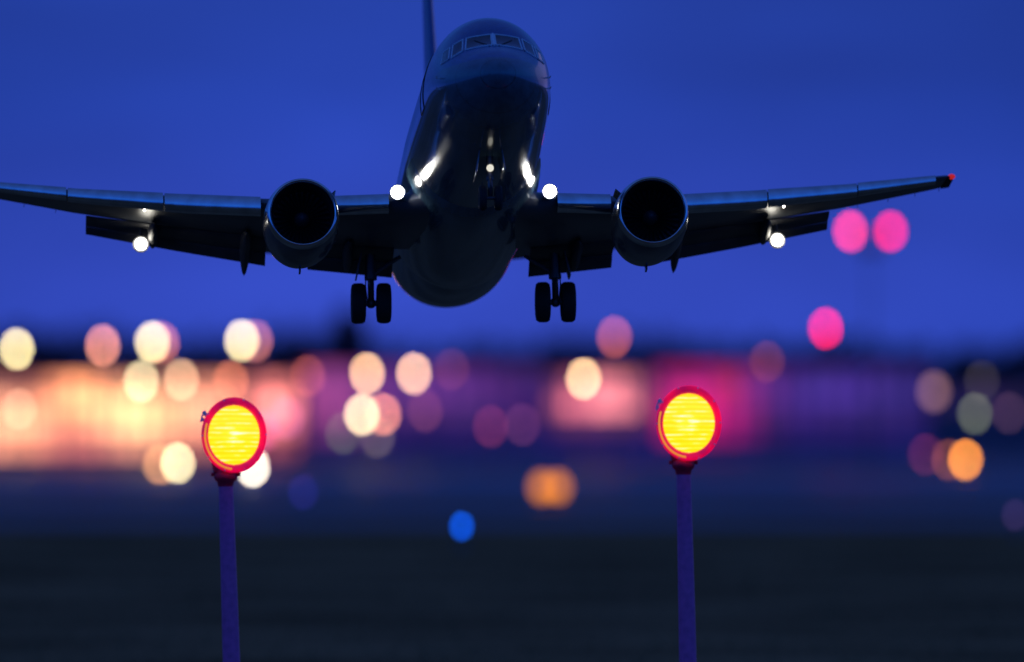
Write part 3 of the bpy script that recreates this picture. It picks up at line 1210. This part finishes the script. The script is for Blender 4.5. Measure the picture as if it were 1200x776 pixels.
    for w_ in (-1, 1):
        bm = bmesh.new()
        R_ = .575
        prof = [(-.14, .30), (-.19, .36), (-.205, .44), (-.19, .52), (-.13, .565), (-.07, R_), (.07, R_), (.13, .565), (.19, .52), (.205, .44), (.19, .36), (.14, .30)]
        lathe(bm, prof, (gx + w_ * .36, gy, gz), 'X', 36)
        build('tyre', SX_(bm), M['rubber'], gear)
        bm = bmesh.new()
        lathe(bm, [(-.13, .02), (-.10, .18), (-.15, .27), (-.145, .31), (.145, .31), (.15, .27), (.10, .18), (.13, .02)], (gx + w_ * .36, gy, gz), 'X', 28, cap=True)
        build('wheel_rim', SX_(bm), M['gear'], gear)
    bm = bmesh.new()
    box(bm, (gx + .34, gy, -2.02), (.05, .62, .75), Matrix.Rotation(R(-12), 3, 'Y'), .015)
    build('gear_door', SX_(bm), M['wing'], gear)
    # tailplane
    bm = bmesh.new()
    surf(bm, [(.3, 31.2, 3.7, 1.45, .10, 0), (1.0, 31.7, 3.3, 1.52, .10, 0), (6.2, 34.7, 1.3, 2.25, .09, 0)])
    build('tailplane', SX_(bm), M['wing'], plane)

# fin, dorsal fin, tail cone details
bm = bmesh.new()
surf(bm, [(0, 28.2, 6.3, 1.35, .10, 0), (0, 28.9, 5.7, 2.0, .10, 0), (0, 34.4, 2.6, 11.2, .09, 0)], vertical=True)
build('fin', bm, M['finpaint'], plane)
bm = bmesh.new()
rings(bm, [[Vector((-.02, 24.6 - Y0, 1.9)), Vector((.02, 24.6 - Y0, 1.9)), Vector((.01, 24.6 - Y0, 1.97)), Vector((-.01, 24.6 - Y0, 1.97))],
           [Vector((-.16, 30.2 - Y0, 1.8)), Vector((.16, 30.2 - Y0, 1.8)), Vector((.06, 30.2 - Y0, 3.3)), Vector((-.06, 30.2 - Y0, 3.3))]])
build('dorsal_fin', bm, M['finpaint'], plane)
# blade antennas, beacon
for yy, t in ((8.5, PI), (14.0, 0)):
    p_ = fpoint(yy, t)
    sg = 1 if t == 0 else -1
    bm = bmesh.new()
    rings(bm, [[p_ + Vector((-.02, -.18, -.02 * sg)), p_ + Vector((.02, -.18, -.02 * sg)), p_ + Vector((.02, .18, -.02 * sg)), p_ + Vector((-.02, .18, -.02 * sg))],
               [p_ + Vector((-.01, 0, .28 * sg)), p_ + Vector((.01, 0, .28 * sg)), p_ + Vector((.01, .16, .28 * sg)), p_ + Vector((-.01, .16, .28 * sg))]])
    build('blade_antenna', bm, M['wing'], plane, False)
for s in (-1, 1):
    for zz in (-.55, -.25):
        p_ = Vector((s * station(2.4)[0] * .99, 2.4 - Y0, zz))
        bm = bmesh.new()
        tube(bm, [p_, p_ + Vector((s * .10, -.02, 0)), p_ + Vector((s * .12, -.26, 0))], [.02, .018, .008], 6)
        build('pitot_tube', bm, M['frame'], plane)

# nose gear
bm = bmesh.new()
ny = 4.7 - Y0
tube(bm, [(0, ny, -1.8), (0, ny - .05, -2.55)], .10, 12)
tube(bm, [(0, ny - .05, -2.5), (0, ny - .08, -3.05)], .065, 12)
tube(bm, [(-.2, ny - .08, -3.05), (.2, ny - .08, -3.05)], .055, 10)
tube(bm, [(0, ny - .05, -2.3), (0, ny + .9, -1.85)], .05, 8)
tube(bm, [(0, ny - .14, -2.5), (0, ny - .34, -2.75), (0, ny - .12, -3.0)], .035, 8)
ng = build('nose_gear', bm, M['gear'], plane)
for w_ in (-1, 1):
    bm = bmesh.new()
    lathe(bm, [(-.07, .17), (-.105, .22), (-.10, .30), (-.05, .345), (.05, .345), (.10, .30), (.105, .22), (.07, .17)], (w_ * .21, ny - .08, -3.05), 'X', 28)
    build('tyre', bm, M['rubber'], ng)
    bm = bmesh.new()
    lathe(bm, [(-.06, .02), (-.05, .1), (-.075, .175), (.075, .175), (.05, .1), (.06, .02)], (w_ * .21, ny - .08, -3.05), 'X', 20, cap=True)
    build('wheel_rim', bm, M['gear'], ng)
    bm = bmesh.new()
    box(bm, (w_ * .34, ny + .1, -2.12), (.03, 1.5, .55), Matrix.Rotation(R(-w_ * 8), 3, 'Y'), .01)
    build('gear_door', bm, M['fuse'], ng)
bm = bmesh.new()
lathe(bm, [(0, .02), (.02, .09), (.10, .10), (.16, .05)], (0, ny - .28, -2.25), 'Y', 16, cap=True)
build('taxi_light', bm, em((1, .95, .8), .8), ng)

# landing lights: wing root pair and the pair hanging under the outboard flaps
HOT = emis('landing_lamp', (1.0, .97, .90), 26.0)
HOT2 = emis('flap_lamp', (1.0, .95, .82), 12.0)
for s in (-1, 1):
    bm = bmesh.new()
    ball(bm, (s * 2.12, 12.28 - Y0, -1.20), .19, 14, (1, .6, 1))
    lt_ = build('landing_light', bm, HOT, plane)
    bm = bmesh.new()
    lathe(bm, [(-.02, .22), (.10, .21), (.30, .12)], (s * 2.12, 12.30 - Y0, -1.20), 'Y', 18, cap=False)
    build('reflector_bowl', bm, M['bare'], lt_)
    sp, ly, ch, z_, t, tw = wing_at(9.05)
    c_ = Vector((s * 9.10, ly + ch - Y0 - .25, -1.08))
    bm = bmesh.new()
    ball(bm, c_, .18, 14, (1, .6, 1))
    lt_ = build('landing_light', bm, HOT2, plane)
    bm = bmesh.new()
    lathe(bm, [(.0, .23), (.08, .23), (.20, .12)], c_ + Vector((0, .02, 0)), 'Y', 18, cap=False)
    tube(bm, [c_ + Vector((0, .15, .05)), c_ + Vector((0, .2, .5))], .03, 8)
    build('lamp_bracket', bm, M['gear'], lt_)
    bm = bmesh.new()
    ball(bm, (s * 9.05, ly - Y0 + .45, z_ - .28), .035, 10)
    build('marker_bulb', bm, em((1, .9, .8), 14), plane)
